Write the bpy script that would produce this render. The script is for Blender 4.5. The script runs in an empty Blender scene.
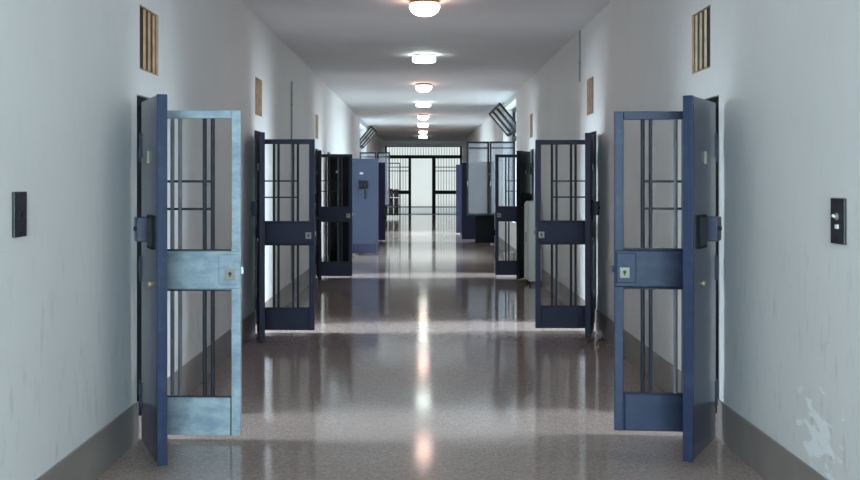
import bpy, bmesh, math, random
from mathutils import Vector, Matrix
random.seed(7)
S = bpy.context.scene
COL = S.collection
R = math.radians

# ------------------------------------------------------------------ materials
def new_mat(name):
    m = bpy.data.materials.new(name); m.use_nodes = True
    nt = m.node_tree
    return m, nt, nt.nodes['Principled BSDF']

def N(nt, kind, **kw):
    n = nt.nodes.new(kind)
    for k, v in kw.items():
        setattr(n, k, v)
    return n

def simple(name, col, rough=0.5, metal=0.0, spec=0.5, vary=0.0, scale=8.0, bump=0.0):
    m, nt, b = new_mat(name)
    b.inputs['Base Color'].default_value = (*col, 1)
    b.inputs['Roughness'].default_value = rough
    b.inputs['Metallic'].default_value = metal
    b.inputs['Specular IOR Level'].default_value = spec
    if vary:
        tc = N(nt, 'ShaderNodeTexCoord')
        no = N(nt, 'ShaderNodeTexNoise'); no.inputs['Scale'].default_value = scale; no.inputs['Detail'].default_value = 6
        nt.links.new(tc.outputs['Object'], no.inputs['Vector'])
        cr = N(nt, 'ShaderNodeValToRGB')
        cr.color_ramp.elements[0].position = .3; cr.color_ramp.elements[1].position = .7
        cr.color_ramp.elements[0].color = (*[c*(1-vary) for c in col], 1)
        cr.color_ramp.elements[1].color = (*[min(1, c*(1+vary)) for c in col], 1)
        nt.links.new(no.outputs['Fac'], cr.inputs['Fac']); nt.links.new(cr.outputs['Color'], b.inputs['Base Color'])
        if bump:
            bp = N(nt, 'ShaderNodeBump'); bp.inputs['Strength'].default_value = bump; bp.inputs['Distance'].default_value = .01
            nt.links.new(no.outputs['Fac'], bp.inputs['Height']); nt.links.new(bp.outputs['Normal'], b.inputs['Normal'])
    return m

def paint(name, col, wear_glare, amount, rough=.42, spec=.5):
    """Gloss metal paint with streaky wear showing a paler undercoat."""
    m, nt, b = new_mat(name)
    tc = N(nt, 'ShaderNodeTexCoord')
    mp = N(nt, 'ShaderNodeMapping'); mp.inputs['Scale'].default_value = (5, 5, 9)
    nt.links.new(tc.outputs['Object'], mp.inputs['Vector'])
    no = N(nt, 'ShaderNodeTexNoise'); no.inputs['Scale'].default_value = 1.4; no.inputs['Detail'].default_value = 8; no.inputs['Roughness'].default_value = .65
    no.inputs['Distortion'].default_value = .27
    nt.links.new(mp.outputs['Vector'], no.inputs['Vector'])
    cr = N(nt, 'ShaderNodeValToRGB')
    cr.color_ramp.elements[0].position = .62 - .3*amount; cr.color_ramp.elements[1].position = .84 - .28*amount
    cr.color_ramp.elements[0].color = (0, 0, 0, 1); cr.color_ramp.elements[1].color = (1, 1, 1, 1)
    nt.links.new(no.outputs['Fac'], cr.inputs['Fac'])
    mx = N(nt, 'ShaderNodeMix', data_type='RGBA')
    mx.inputs['A'].default_value = (*col, 1); mx.inputs['B'].default_value = (*wear_glare, 1)
    nt.links.new(cr.outputs['Color'], mx.inputs['Factor'])
    nt.links.new(mx.outputs['Result'], b.inputs['Base Color'])
    b.inputs['Roughness'].default_value = rough; b.inputs['Specular IOR Level'].default_value = spec
    bp = N(nt, 'ShaderNodeBump'); bp.inputs['Strength'].default_value = .12; bp.inputs['Distance'].default_value = .004
    nt.links.new(no.outputs['Fac'], bp.inputs['Height']); nt.links.new(bp.outputs['Normal'], b.inputs['Normal'])
    return m

def emitter(name, col, strength, base=(.8, .8, .8)):
    m, nt, b = new_mat(name)
    b.inputs['Base Color'].default_value = (*base, 1)
    b.inputs['Emission Color'].default_value = (*col, 1)
    b.inputs['Emission Strength'].default_value = strength
    b.inputs['Roughness'].default_value = .3
    return m

def wall_material():
    m, nt, b = new_mat('wall_plaster')
    geo = N(nt, 'ShaderNodeNewGeometry')
    sep = N(nt, 'ShaderNodeSeparateXYZ'); nt.links.new(geo.outputs['Position'], sep.inputs[0])
    n1 = N(nt, 'ShaderNodeTexNoise'); n1.inputs['Scale'].default_value = .9; n1.inputs['Detail'].default_value = 5
    nt.links.new(geo.outputs['Position'], n1.inputs['Vector'])
    c1 = N(nt, 'ShaderNodeValToRGB')
    c1.color_ramp.elements[0].position = .3; c1.color_ramp.elements[1].position = .7
    c1.color_ramp.elements[0].color = (.735, .708, .70, 1); c1.color_ramp.elements[1].color = (.79, .765, .757, 1)
    nt.links.new(n1.outputs['Fac'], c1.inputs['Fac'])
    # scuffs: small vertical dark marks, more of them on the lower wall
    mp = N(nt, 'ShaderNodeMapping'); mp.inputs['Scale'].default_value = (9, 9, 2.6)
    nt.links.new(geo.outputs['Position'], mp.inputs['Vector'])
    n2 = N(nt, 'ShaderNodeTexNoise'); n2.inputs['Scale'].default_value = 1.6; n2.inputs['Detail'].default_value = 7; n2.inputs['Roughness'].default_value = .7
    nt.links.new(mp.outputs['Vector'], n2.inputs['Vector'])
    c2 = N(nt, 'ShaderNodeValToRGB')
    c2.color_ramp.elements[0].position = .55; c2.color_ramp.elements[1].position = .68
    c2.color_ramp.elements[0].color = (0, 0, 0, 1); c2.color_ramp.elements[1].color = (1, 1, 1, 1)
    nt.links.new(n2.outputs['Fac'], c2.inputs['Fac'])
    mr = N(nt, 'ShaderNodeMapRange'); mr.inputs['From Min'].default_value = .2; mr.inputs['From Max'].default_value = 1.5
    mr.inputs['To Min'].default_value = .85; mr.inputs['To Max'].default_value = .12
    nt.links.new(sep.outputs['Z'], mr.inputs['Value'])
    mu = N(nt, 'ShaderNodeMath', operation='MULTIPLY')
    nt.links.new(c2.outputs['Color'], mu.inputs[0]); nt.links.new(mr.outputs['Result'], mu.inputs[1])
    mx = N(nt, 'ShaderNodeMix', data_type='RGBA'); mx.inputs['B'].default_value = (.54, .53, .52, 1)
    nt.links.new(mu.outputs[0], mx.inputs['Factor']); nt.links.new(c1.outputs['Color'], mx.inputs['A'])
    # a patch of flaking white plaster low on the right wall
    dv = N(nt, 'ShaderNodeVectorMath', operation='DISTANCE'); dv.inputs[1].default_value = (1.73, 4.66, .34)
    nt.links.new(geo.outputs['Position'], dv.inputs[0])
    m2 = N(nt, 'ShaderNodeMapRange'); m2.inputs['From Min'].default_value = .02; m2.inputs['From Max'].default_value = .36
    m2.inputs['To Min'].default_value = .16; m2.inputs['To Max'].default_value = -.14
    nt.links.new(dv.outputs['Value'], m2.inputs['Value'])
    n3 = N(nt, 'ShaderNodeTexNoise'); n3.inputs['Scale'].default_value = 14; n3.inputs['Detail'].default_value = 6
    mp3 = N(nt, 'ShaderNodeMapping'); mp3.inputs['Scale'].default_value = (1, .5, 1.3)
    nt.links.new(geo.outputs['Position'], mp3.inputs['Vector']); nt.links.new(mp3.outputs['Vector'], n3.inputs['Vector'])
    ad = N(nt, 'ShaderNodeMath', operation='ADD'); nt.links.new(n3.outputs['Fac'], ad.inputs[0]); nt.links.new(m2.outputs['Result'], ad.inputs[1])
    c3 = N(nt, 'ShaderNodeValToRGB'); c3.color_ramp.elements[0].position = .55; c3.color_ramp.elements[1].position = .61
    c3.color_ramp.elements[0].color = (0, 0, 0, 1); c3.color_ramp.elements[1].color = (1, 1, 1, 1)
    nt.links.new(ad.outputs[0], c3.inputs['Fac'])
    lim = N(nt, 'ShaderNodeMath', operation='LESS_THAN'); lim.inputs[1].default_value = .42; nt.links.new(dv.outputs['Value'], lim.inputs[0])
    mm = N(nt, 'ShaderNodeMath', operation='MULTIPLY'); nt.links.new(c3.outputs['Color'], mm.inputs[0]); nt.links.new(lim.outputs[0], mm.inputs[1])
    mx2 = N(nt, 'ShaderNodeMix', data_type='RGBA'); mx2.inputs['B'].default_value = (.92, .92, .92, 1)
    nt.links.new(mm.outputs[0], mx2.inputs['Factor']); nt.links.new(mx.outputs['Result'], mx2.inputs['A'])
    nt.links.new(mx2.outputs['Result'], b.inputs['Base Color'])
    b.inputs['Roughness'].default_value = .55
    b.inputs['Specular IOR Level'].default_value = .27
    bp = N(nt, 'ShaderNodeBump'); bp.inputs['Strength'].default_value = .18; bp.inputs['Distance'].default_value = .01
    nt.links.new(n2.outputs['Fac'], bp.inputs['Height']); nt.links.new(bp.outputs['Normal'], b.inputs['Normal'])
    return m

def floor_material():
    m, nt, b = new_mat('polished_terrazzo')
    geo = N(nt, 'ShaderNodeNewGeometry')
    vo = N(nt, 'ShaderNodeTexVoronoi'); vo.inputs['Scale'].default_value = 95
    nt.links.new(geo.outputs['Position'], vo.inputs['Vector'])
    cr = N(nt, 'ShaderNodeValToRGB'); cr.color_ramp.interpolation = 'CONSTANT'
    e = cr.color_ramp.elements
    e[0].position = 0; e[0].color = (0.366, 0.277, 0.242, 1)
    e[1].position = .3; e[1].color = (0.402, 0.304, 0.267, 1)
    for p, c in ((.55, (0.326, 0.241, 0.212, 1)), (.75, (0.428, 0.327, 0.289, 1)), (.92, (0.484, 0.379, 0.337, 1))):
        x = e.new(p); x.color = c
    sp = N(nt, 'ShaderNodeSeparateColor'); nt.links.new(vo.outputs['Color'], sp.inputs[0])
    nt.links.new(sp.outputs[0], cr.inputs['Fac'])
    n1 = N(nt, 'ShaderNodeTexNoise'); n1.inputs['Scale'].default_value = .8; n1.inputs['Detail'].default_value = 6
    nt.links.new(geo.outputs['Position'], n1.inputs['Vector'])
    mx = N(nt, 'ShaderNodeMix', data_type='RGBA', blend_type='MULTIPLY'); mx.inputs['Factor'].default_value = 1
    c2 = N(nt, 'ShaderNodeValToRGB'); c2.color_ramp.elements[0].color = (.82, .82, .82, 1); c2.color_ramp.elements[1].color = (1.12, 1.12, 1.12, 1)
    nt.links.new(n1.outputs['Fac'], c2.inputs['Fac'])
    nt.links.new(cr.outputs['Color'], mx.inputs['A']); nt.links.new(c2.outputs['Color'], mx.inputs['B'])
    nt.links.new(mx.outputs['Result'], b.inputs['Base Color'])
    mr = N(nt, 'ShaderNodeMapRange'); mr.inputs['To Min'].default_value = .06; mr.inputs['To Max'].default_value = .13
    nt.links.new(n1.outputs['Fac'], mr.inputs['Value']); nt.links.new(mr.outputs['Result'], b.inputs['Roughness'])
    b.inputs['Specular IOR Level'].default_value = .46
    # uneven wax: faint ripples that run across the corridor
    mp = N(nt, 'ShaderNodeMapping'); mp.inputs['Scale'].default_value = (.7, 5, 1)
    nt.links.new(geo.outputs['Position'], mp.inputs['Vector'])
    n2 = N(nt, 'ShaderNodeTexNoise'); n2.inputs['Scale'].default_value = 2.2; n2.inputs['Detail'].default_value = 3
    nt.links.new(mp.outputs['Vector'], n2.inputs['Vector'])
    bp = N(nt, 'ShaderNodeBump'); bp.inputs['Strength'].default_value = .03; bp.inputs['Distance'].default_value = .01
    nt.links.new(n2.outputs['Fac'], bp.inputs['Height']); nt.links.new(bp.outputs['Normal'], b.inputs['Normal'])
    return m

def dusty_glass():
    m, nt, b = new_mat('dusty_glass')
    nt.nodes.remove(b)
    out = nt.nodes['Material Output']
    tr = N(nt, 'ShaderNodeBsdfTransparent'); tr.inputs['Color'].default_value = (.86, .88, .9, 1)
    df = N(nt, 'ShaderNodeBsdfDiffuse'); df.inputs['Color'].default_value = (.42, .41, .45, 1)
    tl = N(nt, 'ShaderNodeBsdfTranslucent'); tl.inputs['Color'].default_value = (.42, .41, .45, 1)
    gl = N(nt, 'ShaderNodeBsdfGlossy'); gl.inputs['Roughness'].default_value = .08
    dm = N(nt, 'ShaderNodeMixShader'); dm.inputs[0].default_value = .45
    nt.links.new(df.outputs[0], dm.inputs[1]); nt.links.new(tl.outputs[0], dm.inputs[2])
    m1 = N(nt, 'ShaderNodeMixShader'); m1.inputs[0].default_value = .38
    nt.links.new(tr.outputs[0], m1.inputs[1]); nt.links.new(dm.outputs[0], m1.inputs[2])
    fr = N(nt, 'ShaderNodeFresnel'); fr.inputs[0].default_value = 1.45
    m2 = N(nt, 'ShaderNodeMixShader')
    nt.links.new(fr.outputs[0], m2.inputs[0]); nt.links.new(m1.outputs[0], m2.inputs[1]); nt.links.new(gl.outputs[0], m2.inputs[2])
    nt.links.new(m2.outputs[0], out.inputs['Surface'])
    return m

M = dict(
    wall=wall_material(), floor=floor_material(),
    ceiling=simple('ceiling_paint', (.79, .77, .785), .7, spec=.25, vary=.04, scale=.7),
    base=simple('brown_skirting_paint', (.275, .232, .215), .45, vary=.12, scale=3),
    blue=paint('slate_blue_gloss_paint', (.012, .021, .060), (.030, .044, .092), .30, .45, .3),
    wear_glare=paint('worn_glare_blue_paint', (.20, .255, .32), (.33, .39, .43), .80),  # paler than the other gates: glare painted in along with wear
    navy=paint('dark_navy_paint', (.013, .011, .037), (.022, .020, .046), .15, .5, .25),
    bright_blue=paint('mid_blue_paint', (.060, .074, .140), (.078, .092, .165), .25),
    door=paint('grey_blue_gloss_paint', (.044, .046, .078), (.06, .066, .10), .2, .20, .5),
    jamb=simple('dark_jamb_paint', (.010, .010, .013), .75, spec=.15),
    kick=paint('kick_strip_blue_paint', (.020, .022, .075), (.03, .034, .08), .2),
    black=paint('black_brown_paint', (.006, .006, .008), (.012, .011, .013), .15, .55, .2),
    bar=simple('bar_steel_paint', (.013, .014, .024), .5, spec=.3, vary=.15, scale=10),
    lit_bar=simple('lit_bar_paint', (.13, .14, .16), .45, vary=.2, scale=10),  # hinge-side bars: the light they catch is painted in as paler grey
    hole=simple('keyhole_dark', (.006, .006, .007), .6),
    steel=simple('brushed_steel', (.26, .24, .20), .5, metal=.2),
    brass=simple('dull_brass', (.42, .33, .20), .4, metal=.6),
    pale=simple('pale_metal', (.66, .66, .66), .4, vary=.05),
    plate=simple('black_switch_plate', (.014, .014, .019), .35),
    tan=simple('tan_stained_wood', (.46, .285, .165), .6, vary=.2, scale=14),
    light_tan=simple('pale_tan_wood', (.50, .41, .29), .6, vary=.2, scale=14),
    rust=simple('rust_brown_recess', (.10, .052, .032), .8, vary=.35, scale=9),
    dark_frame=simple('dark_window_paint', (.013, .012, .015), .5, vary=.1, spec=.25),
    rim=simple('copper_lamp_rim', (.22, .085, .04), .35, metal=.3),
    grey_rim=simple('grey_lamp_rim', (.30, .36, .34), .4),
    glass=dusty_glass(),
    cream=simple('cream_enamel', (.68, .66, .61), .4, vary=.04),
    white=simple('white_plastic', (.8, .8, .8), .35),
    grey=simple('grey_metal', (.20, .20, .21), .45, vary=.1),
    cloth=simple('grey_cloth', (.45, .44, .44), .9, vary=.25, scale=20, bump=.3),
    cloth2=simple('dark_grey_cloth', (.28, .28, .285), .9, vary=.25, scale=20, bump=.3),
    yard=simple('yard_concrete', (.42, .47, .47), .85, vary=.08, scale=1),
    yard_wall=simple('white_yard_wall', (.84, .86, .83), .9, vary=.03, scale=1),
    stone=simple('white_threshold_stone', (.75, .77, .76), .5, vary=.05),
    cell=simple('cell_plaster', (.60, .62, .62), .7, vary=.04, scale=2),
    bulb_warm=emitter('warm_lamp_glass', (1.0, .66, .55), 5.0),
    bulb_cool=emitter('cool_lamp_glass', (.86, 1.0, .91), 3.4),
)

# ------------------------------------------------------------------ mesh helpers
class MB:
    def __init__(self):
        self.bm = bmesh.new()
    def box(self, x0, x1, y0, y1, z0, z1, bev=0.0, mat=None):
        b = bmesh.new()
        bmesh.ops.create_cube(b, size=1)
        for v in b.verts:
            v.co = Vector(((x0+x1)/2 + v.co.x*(x1-x0), (y0+y1)/2 + v.co.y*(y1-y0), (z0+z1)/2 + v.co.z*(z1-z0)))
        if bev:
            bmesh.ops.bevel(b, geom=b.edges[:], offset=bev, segments=2, affect='EDGES', profile=.5)
        self.merge(b, mat); return self
    def cyl(self, p0, p1, r, n=12, r1=None):
        p0, p1 = Vector(p0), Vector(p1); d = p1-p0
        b = bmesh.new()
        bmesh.ops.create_cone(b, cap_ends=True, segments=n, radius1=r, radius2=r if r1 is None else r1, depth=d.length)
        q = Vector((0, 0, 1)).rotation_difference(d.normalized()).to_matrix().to_4x4()
        self.merge(b, Matrix.Translation((p0+p1)/2) @ q); return self
    def lathe(self, prof, n=32):
        b = bmesh.new(); rings = []
        for r, z in prof:
            rings.append([b.verts.new((max(r, 1e-4)*math.cos(2*math.pi*i/n), max(r, 1e-4)*math.sin(2*math.pi*i/n), z)) for i in range(n)])
        for a, c in zip(rings, rings[1:]):
            for i in range(n):
                b.faces.new((a[i], a[(i+1) % n], c[(i+1) % n], c[i]))
        b.faces.new(rings[0][::-1]); b.faces.new(rings[-1])
        bmesh.ops.recalc_face_normals(b, faces=b.faces[:])
        self.merge(b); self.smooth = True; return self
    def tube(self, pts, r, n=8):
        for a, c in zip(pts, pts[1:]):
            self.cyl(a, c, r, n)
        return self
    def merge(self, b, mat=None):
        if mat is not None:
            b.transform(mat)
        me = bpy.data.meshes.new('tmp'); b.to_mesh(me); b.free()
        self.bm.from_mesh(me); bpy.data.meshes.remove(me)
    def build(self, name, m, parent=None, loc=None, smooth=False):
        me = bpy.data.meshes.new(name); self.bm.to_mesh(me); self.bm.free()
        me.materials.append(m)
        if smooth or getattr(self, 'smooth', False):
            me.polygons.foreach_set('use_smooth', [True]*len(me.polygons))
            me.set_sharp_from_angle(angle=R(40))
        o = bpy.data.objects.new(name, me); COL.objects.link(o)
        if parent is not None: o.parent = parent
        if loc is not None: o.location = loc
        return o

def tag(o, label, cat, group=None):
    o['label'] = label; o['category'] = cat
    if group: o['group'] = group
    return o

def thing(name, loc, rz=0.0):
    o = bpy.data.objects.new(name, None); COL.objects.link(o)
    o.location = loc; o.rotation_euler = (0, 0, rz); o.empty_display_size = .1
    return o

def struct(o):
    o['kind'] = 'structure'; return o

def kids(o):
    return [c for c in COL.objects if c.parent == o]

def copy_tree(o, parent=None):
    c = o.copy(); COL.objects.link(c)
    if parent is not None: c.parent = parent
    for k in kids(o): copy_tree(k, c)
    return c

def repaint(root, swap):
    """Give one copied thing its own paint: meshes are copied so the source keeps its colour."""
    for k in kids(root):
        if k.type == 'MESH' and k.data.materials and k.data.materials[0] in swap:
            k.data = k.data.copy(); k.data.materials[0] = swap[k.data.materials[0]]
        repaint(k, swap)

# ------------------------------------------------------------------ dimensions
XL, XR = -1.65, 1.73          # corridor wall faces
H = 3.14                      # ceiling
Y0, Y1 = -4.5, 47.2           # corridor ends
TH = .30                      # wall thickness
DH = 2.0                      # door opening height

# openings: (y start, y end, z0, z1)
L_DOORS = [(1.75, 2.42), (6.18, 6.85), (10.50, 11.17), (16.44, 17.11), (18.55, 19.22), (21.72, 22.44), (26.42, 27.12)]
R_DOORS = [(1.80, 2.47), (6.25, 6.92), (10.64, 11.31), (16.62, 17.29), (25.25, 25.95), (26.75, 27.45), (30.05, 30.75)]
VENT = (.06, .50, 2.15, 2.53)      # beside the door's start, in y and z
WIN_R = (19.75, 22.95, .72, 3.02)
WIN_L = (28.10, 31.50, .72, 3.02)

def wall_with_holes(name, x0, x1, holes):
    ys = sorted({Y0, Y1, *[h[0] for h in holes], *[h[1] for h in holes]})
    mb = MB()
    for a, b in zip(ys, ys[1:]):
        hs = sorted([(h[2], h[3]) for h in holes if h[0] <= a+1e-6 and h[1] >= b-1e-6])
        z = 0
        for h0, h1 in hs:
            if h0 > z: mb.box(x0, x1, a, b, z, h0)
            z = max(z, h1)
        if z < H: mb.box(x0, x1, a, b, z, H)
    bmesh.ops.remove_doubles(mb.bm, verts=mb.bm.verts[:], dist=1e-5)
    return struct(mb.build(name, M['wall']))

def holes_for(doors, n_vent, win, off, zo):
    hs = [(a, b, 0, DH) for a, b in doors]
    hs += [(a+off, a+off+.44, VENT[2]+zo, VENT[3]+zo) for a, b in doors[1:n_vent]]
    hs.append(win)
    return hs
HL = holes_for(L_DOORS, 4, WIN_L, .06, 0)
HR = holes_for(R_DOORS, 4, WIN_R, .18, .03)
wall_with_holes('wall_left', XL-TH, XL, HL)
wall_with_holes('wall_right', XR, XR+TH, HR)

struct(MB().box(XL-TH-3, XR+TH+3, Y0-.3, Y1+.1, -.2, 0).build('floor', M['floor']))
struct(MB().box(XL-TH-3, XR+TH+3, Y0-.3, Y1+.1, H, H+.25).build('ceiling', M['ceiling']))
# rear end of the corridor, behind the camera: a wall with an unseen window added for cool fill light
mb = MB()
mb.box(XL-TH, XR+TH, Y0-.3, Y0, 0, .75); mb.box(XL-TH, XR+TH, Y0-.3, Y0, 2.85, H)
mb.box(XL-TH, -1.2, Y0-.3, Y0, .75, 2.85); mb.box(1.28, XR+TH, Y0-.3, Y0, .75, 2.85)
struct(mb.build('wall_rear', M['wall']))
mb = MB()
for x in (-1.2, -.4, .42, 1.22): mb.box(x, x+.06, Y0-.2, Y0-.14, .75, 2.85)
for z in (.75, 1.9, 2.79): mb.box(-1.2, 1.28, Y0-.2, Y0-.14, z, z+.06)
struct(mb.build('window_3', M['dark_frame']))  # unseen window frame, added to go with the fill light behind it

# skirtings, broken at the doorways
def skirting(name, x0, x1, doors):
    mb = MB(); y = Y0
    for a, b in list(doors) + [(Y1, Y1)]:
        mb.box(x0, x1, y, a, 0, .225, bev=.003); y = b
    struct(mb.build(name, M['base']))
skirting('baseboard_left', XL, XL+.012, L_DOORS)
skirting('baseboard_right', XR-.012, XR, R_DOORS)

# steel linings of the doorways
n = 0
for side, doors in ((-1, L_DOORS), (1, R_DOORS)):
    for a, b in doors:
        n += 1
        xa, xb = (XL-TH+.02, XL-.03) if side < 0 else (XR+.03, XR+TH-.02)
        f = MB().box(xa, xb, a, a+.025, 0, DH).box(xa, xb, b-.025, b, 0, DH).box(xa, xb, a+.025, b-.025, DH-.025, DH).build('door_%d' % n, M['jamb'])
        struct(f)

# cells behind the doorways: back rooms that let daylight through the open doors
def cell(side, ya, yb, lit, col=(.70, .88, 1.0)):
    xa = XL-TH if side < 0 else XR+TH
    xb = xa + side*2.6
    lo, hi = min(xa, xb), max(xa, xb)
    mb = MB()
    mb.box(lo, hi, ya-.08, ya, 0, H); mb.box(lo, hi, yb, yb+.08, 0, H)
    yc = (ya+yb)/2
    bx0, bx1 = (xb-.1, xb) if side < 0 else (xb, xb+.1)
    if lit:
        mb.box(bx0, bx1, ya-.08, yc-.34, 0, H); mb.box(bx0, bx1, yc+.34, yb+.08, 0, H)
        mb.box(bx0, bx1, yc-.34, yc+.34, 0, .9); mb.box(bx0, bx1, yc-.34, yc+.34, 2.3, H)
    else:
        mb.box(bx0, bx1, ya-.08, yb+.08, 0, H)
    struct(mb.build('wall_cell', M['cell']))
    if lit:
        L = bpy.data.lights.new('cell_daylight', 'AREA'); L.shape = 'RECTANGLE'; L.size = .62; L.size_y = 1.35; L.spread = R(105)
        L.energy = lit; L.color = col
        o = bpy.data.objects.new('cell_daylight', L); COL.objects.link(o)
        o.location = (xb, yc, 1.6)
        o.rotation_euler = (Vector((side, 0, .30))).to_track_quat('Z', 'Y').to_euler()   # shines -Z, into the cell
CELL_L = [50, 30, 75, 75, 0, 0, 70]  # last cell's light is added to lift the dim far ceiling
CELL_R = [50, 30, 75, 75, 0, 0, 70]  # here too the last light is added for the far end
for i, (a, b) in enumerate(L_DOORS):
    w = 1.1 if CELL_L[i] and i < 4 else .25
    cell(-1, a-w, b+w, CELL_L[i])
for i, (a, b) in enumerate(R_DOORS):
    w = 1.1 if CELL_R[i] and i < 4 else .25
    cell(1, a-w, b+w, CELL_R[i])

# ------------------------------------------------------------------ slot vents above the near doors
def vent(side, a, label, off, zo):
    x = XL if side < 0 else XR
    y0, y1, z0, z1 = a+off, a+off+.44, VENT[2]+zo, VENT[3]+zo
    t = thing('slot_vent', (x, (y0+y1)/2, z0))
    w, h = (y1-y0)/2, z1-z0
    d = side
    def bx(m_, xa, xb, ya, yb, za, zb, bev=0):
        m_.box(min(d*xa, d*xb), max(d*xa, d*xb), ya, yb, za, zb, bev)
    back = MB(); bx(back, .012, .05, -w+.012, w-.012, .008, h-.008); back.build('back_plate', M['rust'], t)
    hole = MB(); bx(hole, .009, .0115, -w+.014, -w+.100, .03, h-.012); hole.build('open_slot', M['hole'], t)
    fr = MB()
    bx(fr, .001, .05, -w, -w+.012, 0, h); bx(fr, .0, .05, w-.012, w, 0, h)
    bx(fr, .0, .05, -w+.012, w-.012, 0, .008); bx(fr, .0, .05, -w+.012, w-.012, h-.008, h)
    fr.build('frame', M['tan'], t)
    for k, yc in enumerate((-w+.135, -w+.245, -w+.355)):
        s = MB(); bx(s, .001, .0115, yc-.016, yc+.016, .012, h-.012, .004); s.build('slat', M['tan'] if side < 0 or a > 8 else M['light_tan'], t)
    tag(t, label, 'vent', 'slot vents over the cell doors')
VL = ['brown slotted wall vent above the nearest left doorway', 'small brown slotted vent above the second left doorway', 'tiny brown slotted vent high on left wall above the third doorway']
VR = ['tan slotted wall vent above the nearest right doorway', 'small tan slotted vent above the second right doorway', 'tiny tan slotted vent high on right wall above the third doorway']
for (a, b), lb in zip(L_DOORS[1:4], VL): vent(-1, a, lb, .06, 0)
for (a, b), lb in zip(R_DOORS[1:4], VR): vent(1, a, lb, .18, .03)

# ------------------------------------------------------------------ barred gates
def make_gate(W=.55):
    z0, z1 = .03, 1.905
    t = thing('barred_gate', (0, 0, 0))
    f = MB()
    f.box(W-.053, W, -.02, .02, z0, z1, .004); f.box(0, .05, -.02, .02, z0, z1, .004)
    f.box(.05, W-.053, -.02, .02, z1-.047, z1, .004)
    f.build('frame', M['blue'], t)
    mp = MB().box(.046, W-.002, -.024, .024, .870, 1.094, .010).build('middle_panel', M['blue'], t)
    MB().box(.048, W-.004, -.012, .012, .862, 1.102).build('seam_shade', M['bar'], mp)  # dark backing rim paints the shadow gap around the panel
    bp = MB().box(.056, W-.059, -.018, .018, z0, .247, .006).build('bottom_panel', M['blue'], t)
    MB().box(.049, W-.052, -.010, .010, z0, .254).build('seam_shade', M['bar'], bp)  # same painted gap shade along the edges of the bottom panel
    for u in (.165, .212, .355, .400):
        x = W-u
        MB().cyl((x, 0, .253), (x, 0, .866), .012).cyl((x, 0, 1.098), (x, 0, z1-.047), .012).build('bar', M['bar'] if u < .3 else M['lit_bar'], t, smooth=True)
    for z in (1.335, 1.495):
        MB().box(.05, W-.160, -.007, .007, z-.007, z+.007, .002).build('crossbar', M['bar'], t)
    for s in (-1, 1):
        lc = MB().box(W-.125, W-.012, s*.026-.006, s*.026+.006, .90, 1.075, .004).build('lock_case', M['blue'], t)
        lp = MB().box(W-.088, W-.030, s*.033-.003, s*.033+.003, .928, .992, .003).build('lock_plate', M['steel'], lc)
        lp['label'] = 'steel keyhole plate'
        MB().cyl((W-.058, s*.0355, .964), (W-.058, s*.0375, .964), .010).box(W-.062, W-.054, s*.0365-.001, s*.0365+.001, .944, .966).build('keyhole', M['hole'], lc)
    MB().box(W, W+.014, -.006, .006, .96, 1.0, .002).build('lock_bolt', M['pale'], t)
    for z in (.30, 1.0, 1.65):
        MB().cyl((-.012, 0, z-.06), (-.012, 0, z+.06), .014).box(-.05, -.012, -.004, .004, z-.04, z+.04).build('hinge', M['bar'], t, smooth=True)
    return t
gate0 = make_gate()
GATES = [  # hinge x, y, direction angle of the leaf, label, repaint
    (XL+.052, 6.20, R(-1.5), 'pale worn blue barred gate standing open, nearest on the left', {M['blue']: M['wear_glare']}),
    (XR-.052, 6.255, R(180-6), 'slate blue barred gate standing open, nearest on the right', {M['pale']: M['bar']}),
    (XL+.040, 10.52, 0, 'dark blue barred gate, second one along the left wall', {M['blue']: M['navy'], M['lit_bar']: M['bar'], M['pale']: M['steel']}),
    (XR-.055, 10.66, R(180-1), 'dark blue barred gate, second one along the right wall', {M['blue']: M['navy'], M['lit_bar']: M['bar'], M['pale']: M['steel']}),
    (XL+.02, 16.46, 0, 'small dark barred gate, third on the left, before the bright blue door', {M['blue']: M['navy'], M['lit_bar']: M['bar'], M['pale']: M['steel']}),
    (XR-.05, 16.64, R(180), 'small dark barred gate, third on the right, beside the cream cabinet', {M['blue']: M['navy'], M['lit_bar']: M['bar'], M['pale']: M['steel']}),
]
for i, (x, y, a, lb, sw) in enumerate(GATES):
    o = copy_tree(gate0) if i else gate0
    if i == 0: pass
    o.location = (x, y, 0); o.rotation_euler = (0, 0, a)
    tag(o, lb, 'gate', 'open barred gates of the cell doorways')
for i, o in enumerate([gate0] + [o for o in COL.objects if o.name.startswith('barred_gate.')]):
    if GATES[i][4]: repaint(o, GATES[i][4])

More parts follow.
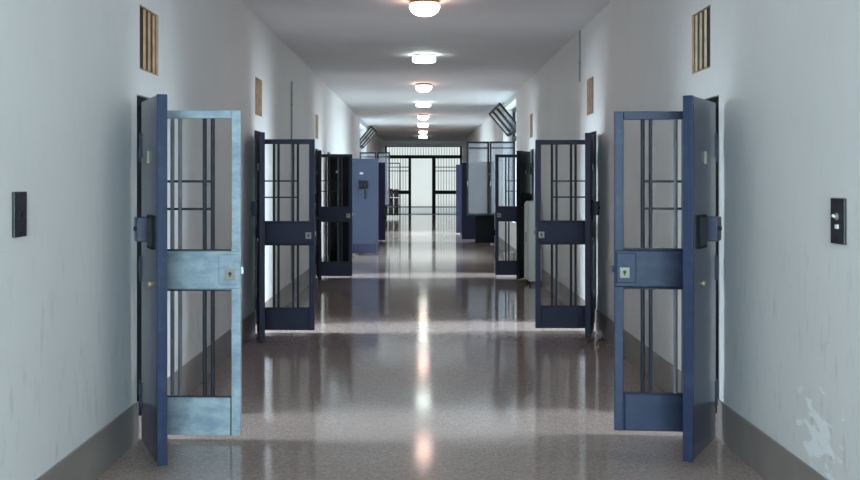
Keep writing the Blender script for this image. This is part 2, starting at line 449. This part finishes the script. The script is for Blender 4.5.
# ------------------------------------------------------------------ solid metal doors
def make_door(sgn, W, paint_, kick=None, fittings=True):
    """hinge at the origin, leaf along +x; sgn is the side (+y or -y) of its outer face."""
    z0, z1, th = .03, 1.945, .022
    t = thing('metal_door', (0, 0, 0))
    MB().box(0, W, -th, th, z0, z1, .004).build('door_panel', paint_, t)
    s = sgn
    def fb(m_, x0, x1, d0, d1, za, zb, bev=.003):
        m_.box(x0, x1, min(s*d0, s*d1), max(s*d0, s*d1), za, zb, bev); return m_
    lip = MB(); fb(lip, W-.022, W+.004, -th-.004, th+.004, z0, z1); fb(lip, W+.003, W+.007, -.006, .006, z0+.004, z1-.004, 0)
    lip.build('edge_strip', M['blue'] if paint_ is M['door'] else paint_, t)
    if kick:
        k = MB(); fb(k, .01, W-.035, th, th+.005, z0+.005, .22); fb(k, .01, W-.035, -th-.005, -th, z0+.005, .22)
        k.build('kick_strip', kick, t)
    if fittings:
        lk = fb(MB(), .13, .25, th, th+.058, 1.165, 1.30, .006).build('lock_housing', paint_, t)
        MB().cyl((.18, s*(th+.058), 1.235), (.18, s*(th+.067), 1.235), .012).build('lock_cylinder', M['bar'], lk)
        sl = fb(MB(), .29, .47, th, th+.012, 1.135, 1.315, .004).build('hatch_frame', M['jamb'], t)
        h_ = fb(MB(), .305, .455, th+.012, th+.014, 1.15, 1.30, 0).build('hatch_slot', M['hole'], sl)
        fb(MB(), .26, .31, th, th+.012, 1.59, 1.66, .003).build('spyhole', M['steel'], t)
        MB().cyl((.34, s*th, .94), (.34, s*(th+.012), .94), .016).build('keyhole_cover', M['brass'], t)
    for z in (.28, 1.0, 1.70):
        MB().cyl((-.012, s*.016, z-.07), (-.012, s*.016, z+.07), .015).build('hinge', paint_, t, smooth=True)
    return t
def aim(p0, p1):
    return math.atan2(p1[1]-p0[1], p1[0]-p0[0])
DOORS = [  # hinge, free end, outer side, paint, kick, fittings, label
    ((-1.572, 6.07), (-1.335, 5.50), -1, 'door', None, True, 'tall blue solid metal door seen edge-on beside the nearest left gate'),
    ((1.658, 6.13), (1.370, 5.56), 1, 'door', None, True, 'tall blue solid metal door seen edge-on beside the nearest right gate'),
    ((-1.595, 10.45), (-1.48, 9.87), -1, 'navy', None, True, 'dark blue solid door folded near the wall beside the second left gate'),
    ((1.675, 10.58), (1.545, 10.00), 1, 'navy', None, True, 'dark blue solid door folded near the wall beside the second right gate'),
    ((-1.60, 16.40), (-1.52, 15.83), -1, 'black', None, True, 'thin dark solid door edge on the left wall beside the third left gate'),
    ((1.645, 16.52), (1.43, 15.97), 1, 'black', None, True, 'dark solid door beside the third right gate, behind the cream cabinet'),
]
for p0, p1, s, pm, kk, ft, lb in DOORS:
    o = make_door(s, .60, M[pm], M[kk] if kk else None, ft)
    o.location = (*p0, 0); o.rotation_euler = (0, 0, aim(p0, p1))
    tag(o, lb, 'door', 'solid metal cell doors')
FAR = [
    ((-1.60, 18.50), (-1.205, 18.08), -1, .575, 'black', None, 'black solid door seen through the bars of the third left gate'),
    ((-1.60, 21.68), (-.905, 21.66), -1, .70, 'bright_blue', 'kick', 'bright blue solid metal door standing open on the left, lock facing out'),
    ((-1.60, 26.38), (-.925, 26.38), -1, .675, 'navy', None, 'dark door of which a narrow strip shows right of the bright blue door'),
    ((1.69, 25.20), (1.24, 25.18), 1, .45, 'black', None, 'black solid door low behind the glazed sash at right'),
    ((1.69, 26.70), (.98, 26.70), 1, .71, 'navy', None, 'navy solid door behind the glazed sash at right, middle of three'),
    ((1.69, 30.00), (.945, 30.00), 1, .745, 'kick', None, 'farthest navy door on the right, edge next to the bright end bars'),
]
for p0, p1, s, W, pm, kk, lb in FAR:
    o = make_door(s, W, M[pm], M[kk] if kk else None, False)
    o.location = (*p0, 0); o.rotation_euler = (0, 0, aim(p0, p1))
    tag(o, lb, 'door', 'solid doors further down the corridor')
    # a mortice lock and pull handle on the face that looks down the corridor
    hx = W-.30
    e = -1 if p0[0] > 0 else 1       # local side that faces the camera
    ys = -e*.022
    def fb(m_, x0, x1, d0, d1, za, zb):
        m_.box(x0, x1, min(-e*d0, -e*d1), max(-e*d0, -e*d1), za, zb, .004); return m_
    lc = fb(MB(), hx-.09, hx+.10, .022, .05, 1.33, 1.50).build('lock_case', M['bar'], o)
    fb(MB(), hx+.03, hx+.06, .05, .10, 1.12, 1.42).build('pull_handle', M['bar'], lc)
    fb(MB(), hx-.07, hx-.0, .022, .034, 1.625, 1.665).build('label_plate', M['pale'], o)

# ------------------------------------------------------------------ ceiling lamps
def make_lamp(warm):
    t = thing('ceiling_lamp', (0, 0, H))
    if warm:
        MB().lathe([(.10, 0), (.135, -.005), (.14, -.028), (.125, -.034)]).build('rim', M['rim'], t)
        MB().lathe([(.125, -.034), (.138, -.045), (.138, -.07), (.12, -.105), (.08, -.132), (.03, -.142), (.0, -.143)]).build('glass_bowl', M['bulb_warm'], t)
    else:
        MB().lathe([(.10, 0), (.14, -.004), (.14, -.02), (.12, -.026)]).build('rim', M['grey_rim'], t)
        MB().lathe([(.12, -.026), (.152, -.034), (.152, -.085), (.14, -.098), (.05, -.104), (0, -.104)]).build('glass_drum', M['bulb_cool'], t)
    return t
LAMP_LABEL = ['round warm ceiling lamp with copper rim, nearest one at the top of the photo', 'drum-shaped ceiling lamp glowing greenish white, second from the front',
              'warm bowl ceiling lamp with dark rim, third from the front', 'small cool ceiling lamp, fourth from the front on the bright ceiling band',
              'small warm ceiling lamp, fifth from the front', 'tiny cool ceiling lamp, sixth from the front', 'tiny warm ceiling lamp, seventh from the front',
              'tiny ceiling lamp, farthest one in the row before the end bars']
wl = make_lamp(True); cl = make_lamp(False)
for k in range(8):
    warm = k % 2 == 0
    o = (wl if k == 0 else copy_tree(wl)) if warm else (cl if k == 1 else copy_tree(cl))
    o.location = (.02, 9.75+4.2*k, H)
    tag(o, LAMP_LABEL[k], 'ceiling lamp', 'ceiling lamps along the corridor')
# the same row goes on over and behind the camera, outside the frame
for k, y in enumerate((5.55, 1.35, -2.85)):
    o = copy_tree(cl if k % 2 == 0 else wl); o.location = (.02, y, H)
    tag(o, ['drum ceiling lamp over the nearest gates, outside the photo', 'copper-rimmed ceiling lamp between the switch plates, outside the photo', 'drum ceiling lamp by the added rear window, outside the photo'][k], 'ceiling lamp', 'ceiling lamps along the corridor')

# ------------------------------------------------------------------ switch plates
def switch(side, y, z, w, h, label, knob):
    x = XL if side < 0 else XR
    t = thing('switch_plate', (x, y, z))
    s = -side
    def bx(m_, x0, x1, *r):
        bev = r[4] if len(r) > 4 else 0
        m_.box(min(s*x0, s*x1), max(s*x0, s*x1), *r[:4], bev); return m_
    bx(MB(), 0, .012, -w/2, w/2, -h/2, h/2, .003).build('plate', M['plate'], t)
    for dz in (-h*.42, h*.42):
        MB().cyl((s*.012, 0, dz), (s*.014, 0, dz), .004, 8).build('screw', M['bar'], t)
    if knob:
        tg = MB().cyl((s*.012, 0, .018), (s*.02, 0, .018), .015, 16).build('switch_rose', M['steel'], t)
        MB().cyl((s*.02, 0, .017), (s*.032, 0, .024), .006, 10).build('toggle', M['white'], tg)
        bx(MB(), .012, .018, -.02, .012, -.032, -.014, .002).build('lower_toggle', M['pale'], t)
    else:
        bx(MB(), .012, .016, -.02, .02, -.022, .012, .002).build('rocker', M['bar'], t)
    tag(t, label, 'switch')
switch(-1, 4.365, 1.362, .135, .185, 'black plain switch plate on the left wall', False)
switch(1, 4.435, 1.332, .145, .19, 'black switch plate with white toggle on the right wall', True)

# conduit on the left wall
t = tag(thing('conduit', (XL, 13.4, .24)), 'thin dark vertical conduit pipe on the left wall past the second gate', 'conduit')
MB().cyl((.012, 0, 0), (.012, 0, 2.5), .011).build('pipe', M['grey'], t, smooth=True)
for z in (.4, 1.3, 2.2): MB().box(0, .026, -.02, .02, z, z+.02, .002).build('clip', M['grey'], t)
t = tag(thing('ceiling_conduit', (XR, 11.7, 2.58)), 'thin vertical conduit pipe high on the right wall near second vent', 'conduit')
MB().cyl((-.010, 0, 0), (-.010, 0, H-2.58), .009).build('pipe', M['grey'], t, smooth=True)
MB().box(-.022, 0, -.018, .018, .2, .22, .002).build('clip', M['grey'], t)

# ------------------------------------------------------------------ the two big side windows
def sash(parent, W, Ht, pane_mat, stile=.045, mid=None):
    f = MB()
    f.box(0, stile, -.018, .018, 0, Ht, .003); f.box(W-stile, W, -.018, .018, 0, Ht, .003)
    f.box(stile, W-stile, -.018, .018, 0, stile, .003); f.box(stile, W-stile, -.018, .018, Ht-stile, Ht, .003)
    if mid: f.box(stile, W-stile, -.014, .014, mid-.012, mid+.012, .002)
    f.build('sash_frame', M['dark_frame'], parent)
    MB().box(stile-.005, W-stile+.005, -.003, .003, stile-.005, Ht-stile+.005).build('pane', pane_mat, parent)

def big_window(num, side, win, power, casement_y, labels):
    y0, y1, z0, z1 = win
    x = XL if side < 0 else XR
    xa, xb = x+side*.20, x+side*.26
    lo, hi = min(xa, xb), max(xa, xb)
    f = MB()
    f.box(lo, hi, y0, y1, z0, z0+.06); f.box(lo, hi, y0, y1, z1-.06, z1)
    f.box(lo, hi, y0, y0+.06, z0, z1); f.box(lo, hi, y1-.06, y1, z0, z1)
    f.box(lo, hi, y0, y1, 2.34, 2.42)
    for k in (1, 2):
        yc = y0+(y1-y0)*k/3
        f.box(lo, hi, yc-.025, yc+.025, 2.42, z1)
    w = struct(f.build('window_%d' % num, M['dark_frame']))
    sx = sorted((x+side*TH, x-side*.04))
    MB().box(sx[0], sx[1], y0, y1, z0-.03, z0-.0, .004).build('window_sill', M['stone'], w)
    # hopper sashes, hinged at the foot and leaning into the corridor
    wd = (y1-y0)/3
    for k in range(3):
        t = bpy.data.objects.new('hopper_sash', None); COL.objects.link(t)
        # local: x along y of the corridor, z up the sash
        t.location = (x+side*.10, y0+k*wd+.06, 2.45)
        tilt = R(40)
        ux = Vector((0, 1, 0)); uz = Vector((-side*math.sin(tilt), 0, math.cos(tilt))); uy = uz.cross(ux)
        m = Matrix((ux, uy, uz)).transposed()
        t.rotation_euler = m.to_euler()
        sash(t, wd-.12, .64, M['glass'], .05)
        MB().cyl((.02, 0, -.01), (wd-.14, 0, -.01), .010, 8).build('hinge_rod', M['dark_frame'], t)
        tag(t, labels[k], 'window sash', 'tilted upper window sashes')
    # folding casement, swung out across the corridor
    if side > 0:
        pts = [((x+.24, casement_y), .545), ((x-.31, casement_y+.03), .48)]
    else:
        pts = [((x-.20, casement_y), .50), ((x+.32, casement_y+.03), .38)]
    for j, ((px, py), W) in enumerate(pts):
        t = thing('casement_sash', (px, py, .76), R(180 if side > 0 else 0))
        sash(t, W, 1.57, M['glass'], .04, 1.43)
        MB().cyl((W-.02, .02, .62), (W-.02, .02, .72), .007, 8).build('handle', M['steel'], t)
        tag(t, labels[3+j], 'window sash', 'folding glazed window sashes')
    # daylight through the opening: low bright surroundings straight in, and the sky above falling to the floor
    for up, e, sp in ((-.12, power*.26, 180), (.55, power*.42, 110)):
        L = bpy.data.lights.new('window_daylight', 'AREA'); L.shape = 'RECTANGLE'; L.size = y1-y0-.1; L.size_y = z1-z0-.1
        L.energy = e; L.color = (.70, .92, 1.0); L.spread = R(sp)
        o = bpy.data.objects.new('window_daylight', L); COL.objects.link(o)
        o.location = (x+side*(.55 if up < 0 else .45), (y0+y1)/2, (z0+z1)/2)
        o.rotation_euler = Vector((side, 0, up)).to_track_quat('Z', 'Y').to_euler()
big_window(1, 1, WIN_R, 115, 22.72, ['tilted upper window sash high on the right wall, nearest of three', 'tilted upper window sash high on the right, middle of three', 'tilted upper window sash high on the right, farthest of three',
    'glazed casement sash folded out at the right, nearer the wall above third gate', 'glazed casement sash folded out at the right, reaching furthest into the corridor'])
big_window(2, -1, WIN_L, 120, 31.30, ['tilted upper window sash high on the left, beyond the bright blue door, nearest', 'tilted upper window sash high on the left, middle of three', 'tilted upper window sash high on the left, farthest of three',
    'glazed casement sash above the bright blue door, next to the left wall', 'glazed casement sash at far left reaching towards the end bars'])

# ------------------------------------------------------------------ cream cabinet and bucket
t = tag(thing('cabinet', (1.617, 15.60, 0)), 'cream upright cabinet against the right wall beside the third right gate', 'cabinet')
MB().box(-.10, .10, -.25, .22, .05, 1.20, .025).build('body', M['cream'], t, smooth=True)
dd = MB().box(-.115, -.101, -.235, .205, .08, 1.17, .006).build('door', M['cream'], t)
MB().cyl((-.128, -.19, .62), (-.128, -.19, .76), .007, 8).build('handle', M['steel'], dd)
for sx in (-.07, .07):
    for sy in (-.21, .18): MB().cyl((sx, sy, 0), (sx, sy, .05), .015, 10).build('foot', M['hole'], t)

t = tag(thing('bucket', (1.57, 19.4, 0)), 'small white bucket on the floor behind the third right gate', 'bucket')
MB().lathe([(.075, 0), (.10, .19), (.106, .19), (.106, .20), (.094, .20), (.07, .01), (0, .01)], 24).build('pail', M['white'], t)
MB().tube([(.105*math.cos(a), .02*0+.0, .19+.09*math.sin(a)) for a in [math.pi*i/10 for i in range(11)]], .004, 6).build('handle', M['steel'], t)

# ------------------------------------------------------------------ barred screen across the far end
t = tag(thing('barred_screen', (0, Y1, 0)), 'tall barred metal screen with an open doorway closing the bright far end', 'gate')
f = MB()
f.box(XL, XR, -.03, .03, 2.47, 2.62, .005)
f.box(XL, XL+.08, -.03, .03, 0, 3.01); f.box(XR-.08, XR, -.03, .03, 0, 3.01)
f.box(XL, XR, -.03, .03, 2.975, 3.01)
f.box(-.62, -.50, -.04, .04, 0, 2.47, .005); f.box(.42, .58, -.04, .04, 0, 2.47, .005)
f.build('frame', M['dark_frame'], t)
for xa, xb in ((XL+.08, -.62), (.58, XR-.08)):
    MB().box(xa, xb, -.03, .03, 0.90, 1.06, .004).build('middle_rail', M['dark_frame'], t)
    for z in (1.92, 2.09): MB().box(xa, xb, -.012, .012, z-.018, z+.018, .003).build('crossbar', M['dark_frame'], t)
    n = int((xb-xa)/.115)
    for k in range(1, n):
        x = xa+(xb-xa)*k/n
        MB().cyl((x, 0, 0), (x, 0, 2.47), .011, 8).build('bar', M['grey'], t, smooth=True)
for k in range(1, 28):
    x = XL+.08+(XR-XL-.16)*k/28
    MB().cyl((x, 0, 2.62), (x, 0, 2.975), .009, 8).build('upper_bar', M['grey'], t, smooth=True)

struct(MB().box(XL, XR, Y1-.1, Y1+.1, 3.012, H).build('trim_3', M['ceiling']))

# shelving rack before the screen, with bundles on it
t = tag(thing('shelving_rack', (-1.26, 42.6, 0)), 'tall dark metal shelving rack at far left before the end bars', 'rack')
for sx in (-.36, .36):
    for sy in (-.22, .22): MB().box(sx-.015, sx+.015, sy-.015, sy+.015, 0, 2.2, .002).build('post', M['dark_frame'], t)
for z in (.12, .48, .84): MB().box(-.36, .36, -.22, .22, z, z+.025, .002).build('shelf', M['grey'], t)
fr = MB()
for sy in (-.22, .22): fr.box(-.36, .36, sy-.012, sy+.012, 2.17, 2.2)
for sx in (-.36, .36): fr.box(sx-.012, sx+.012, -.22, .22, 2.17, 2.2)
fr.build('top_frame', M['dark_frame'], t)
LV = ['lowest', 'middle', 'top']; CN = ['left end', 'centre', 'right end']
for i, z in enumerate((.147, .507, .867)):
    for j in range(3):
        hh = random.uniform(.29, .325)
        b = MB()
        for q in range(3):
            b.box(-.095, .095, -.15, .15, q*hh/3, (q+1)*hh/3-.004, .02)
        o = b.build('folded_bundle', M['cloth'] if (i+j) % 2 else M['cloth2'], loc=(-1.26-.22+.22*j, 42.6, z), smooth=True)
        tag(o, '%s grey folded bundle at the %s of the rack\'s %s shelf' % ('light' if (i+j) % 2 else 'dark', CN[j], LV[i]), 'bundle', 'bundles on the shelving rack')

# ------------------------------------------------------------------ the yard outside
struct(MB().box(-14, 14, Y1+.1, 72, -.25, -.02).build('floor_yard', M['yard']))
struct(MB().box(XL-.3, XR+.3, Y1-.05, Y1+.55, -.05, .02, .004).build('trim_1', M['stone']))
struct(MB().box(-14, 14, 60, 60.3, -.02, 7).build('wall_yard', M['yard_wall']))
struct(MB().box(-14, 14, 59.7, 60, -.02, .06).build('trim_2', M['grey']))

# ------------------------------------------------------------------ light
L = bpy.data.lights.new('added_rear_fill', 'AREA'); L.shape = 'RECTANGLE'; L.size = 2.35; L.size_y = 2.0  # cool fill added behind the camera to light the foreground walls
L.energy = 315; L.color = (.62, .90, 1.0)
o = bpy.data.objects.new('added_rear_fill', L); COL.objects.link(o)
o.location = (.04, Y0-.35, 1.8); o.rotation_euler = Vector((0, -1, 0)).to_track_quat('Z', 'Y').to_euler()
L = bpy.data.lights.new('sun', 'SUN'); L.energy = .58; L.angle = R(1); L.color = (1, .98, .93)
o = bpy.data.objects.new('sun', L); COL.objects.link(o)
o.rotation_euler = Vector((0, -1, 1.2)).to_track_quat('Z', 'Y').to_euler()
w = bpy.data.worlds.new('sky'); S.world = w; w.use_nodes = True
bg = w.node_tree.nodes['Background']; bg.inputs['Color'].default_value = (.80, .92, 1.0, 1); bg.inputs['Strength'].default_value = .27

# ------------------------------------------------------------------ camera
cam = bpy.data.cameras.new('camera'); co = bpy.data.objects.new('camera', cam); COL.objects.link(co)
co.location = (0, 0, 1.5); co.rotation_euler = (R(90), 0, 0)
cam.sensor_width = 36; cam.lens = 36*1070/860
cam.shift_x = 7.5/860; cam.shift_y = -59.5/860
cam.clip_end = 200
S.camera = co
vs = S.view_settings
vs.view_transform = 'Standard'; vs.look = 'None'; vs.exposure = 1.5; vs.gamma = 1
try: vs.use_curve_mapping = False
except Exception: pass
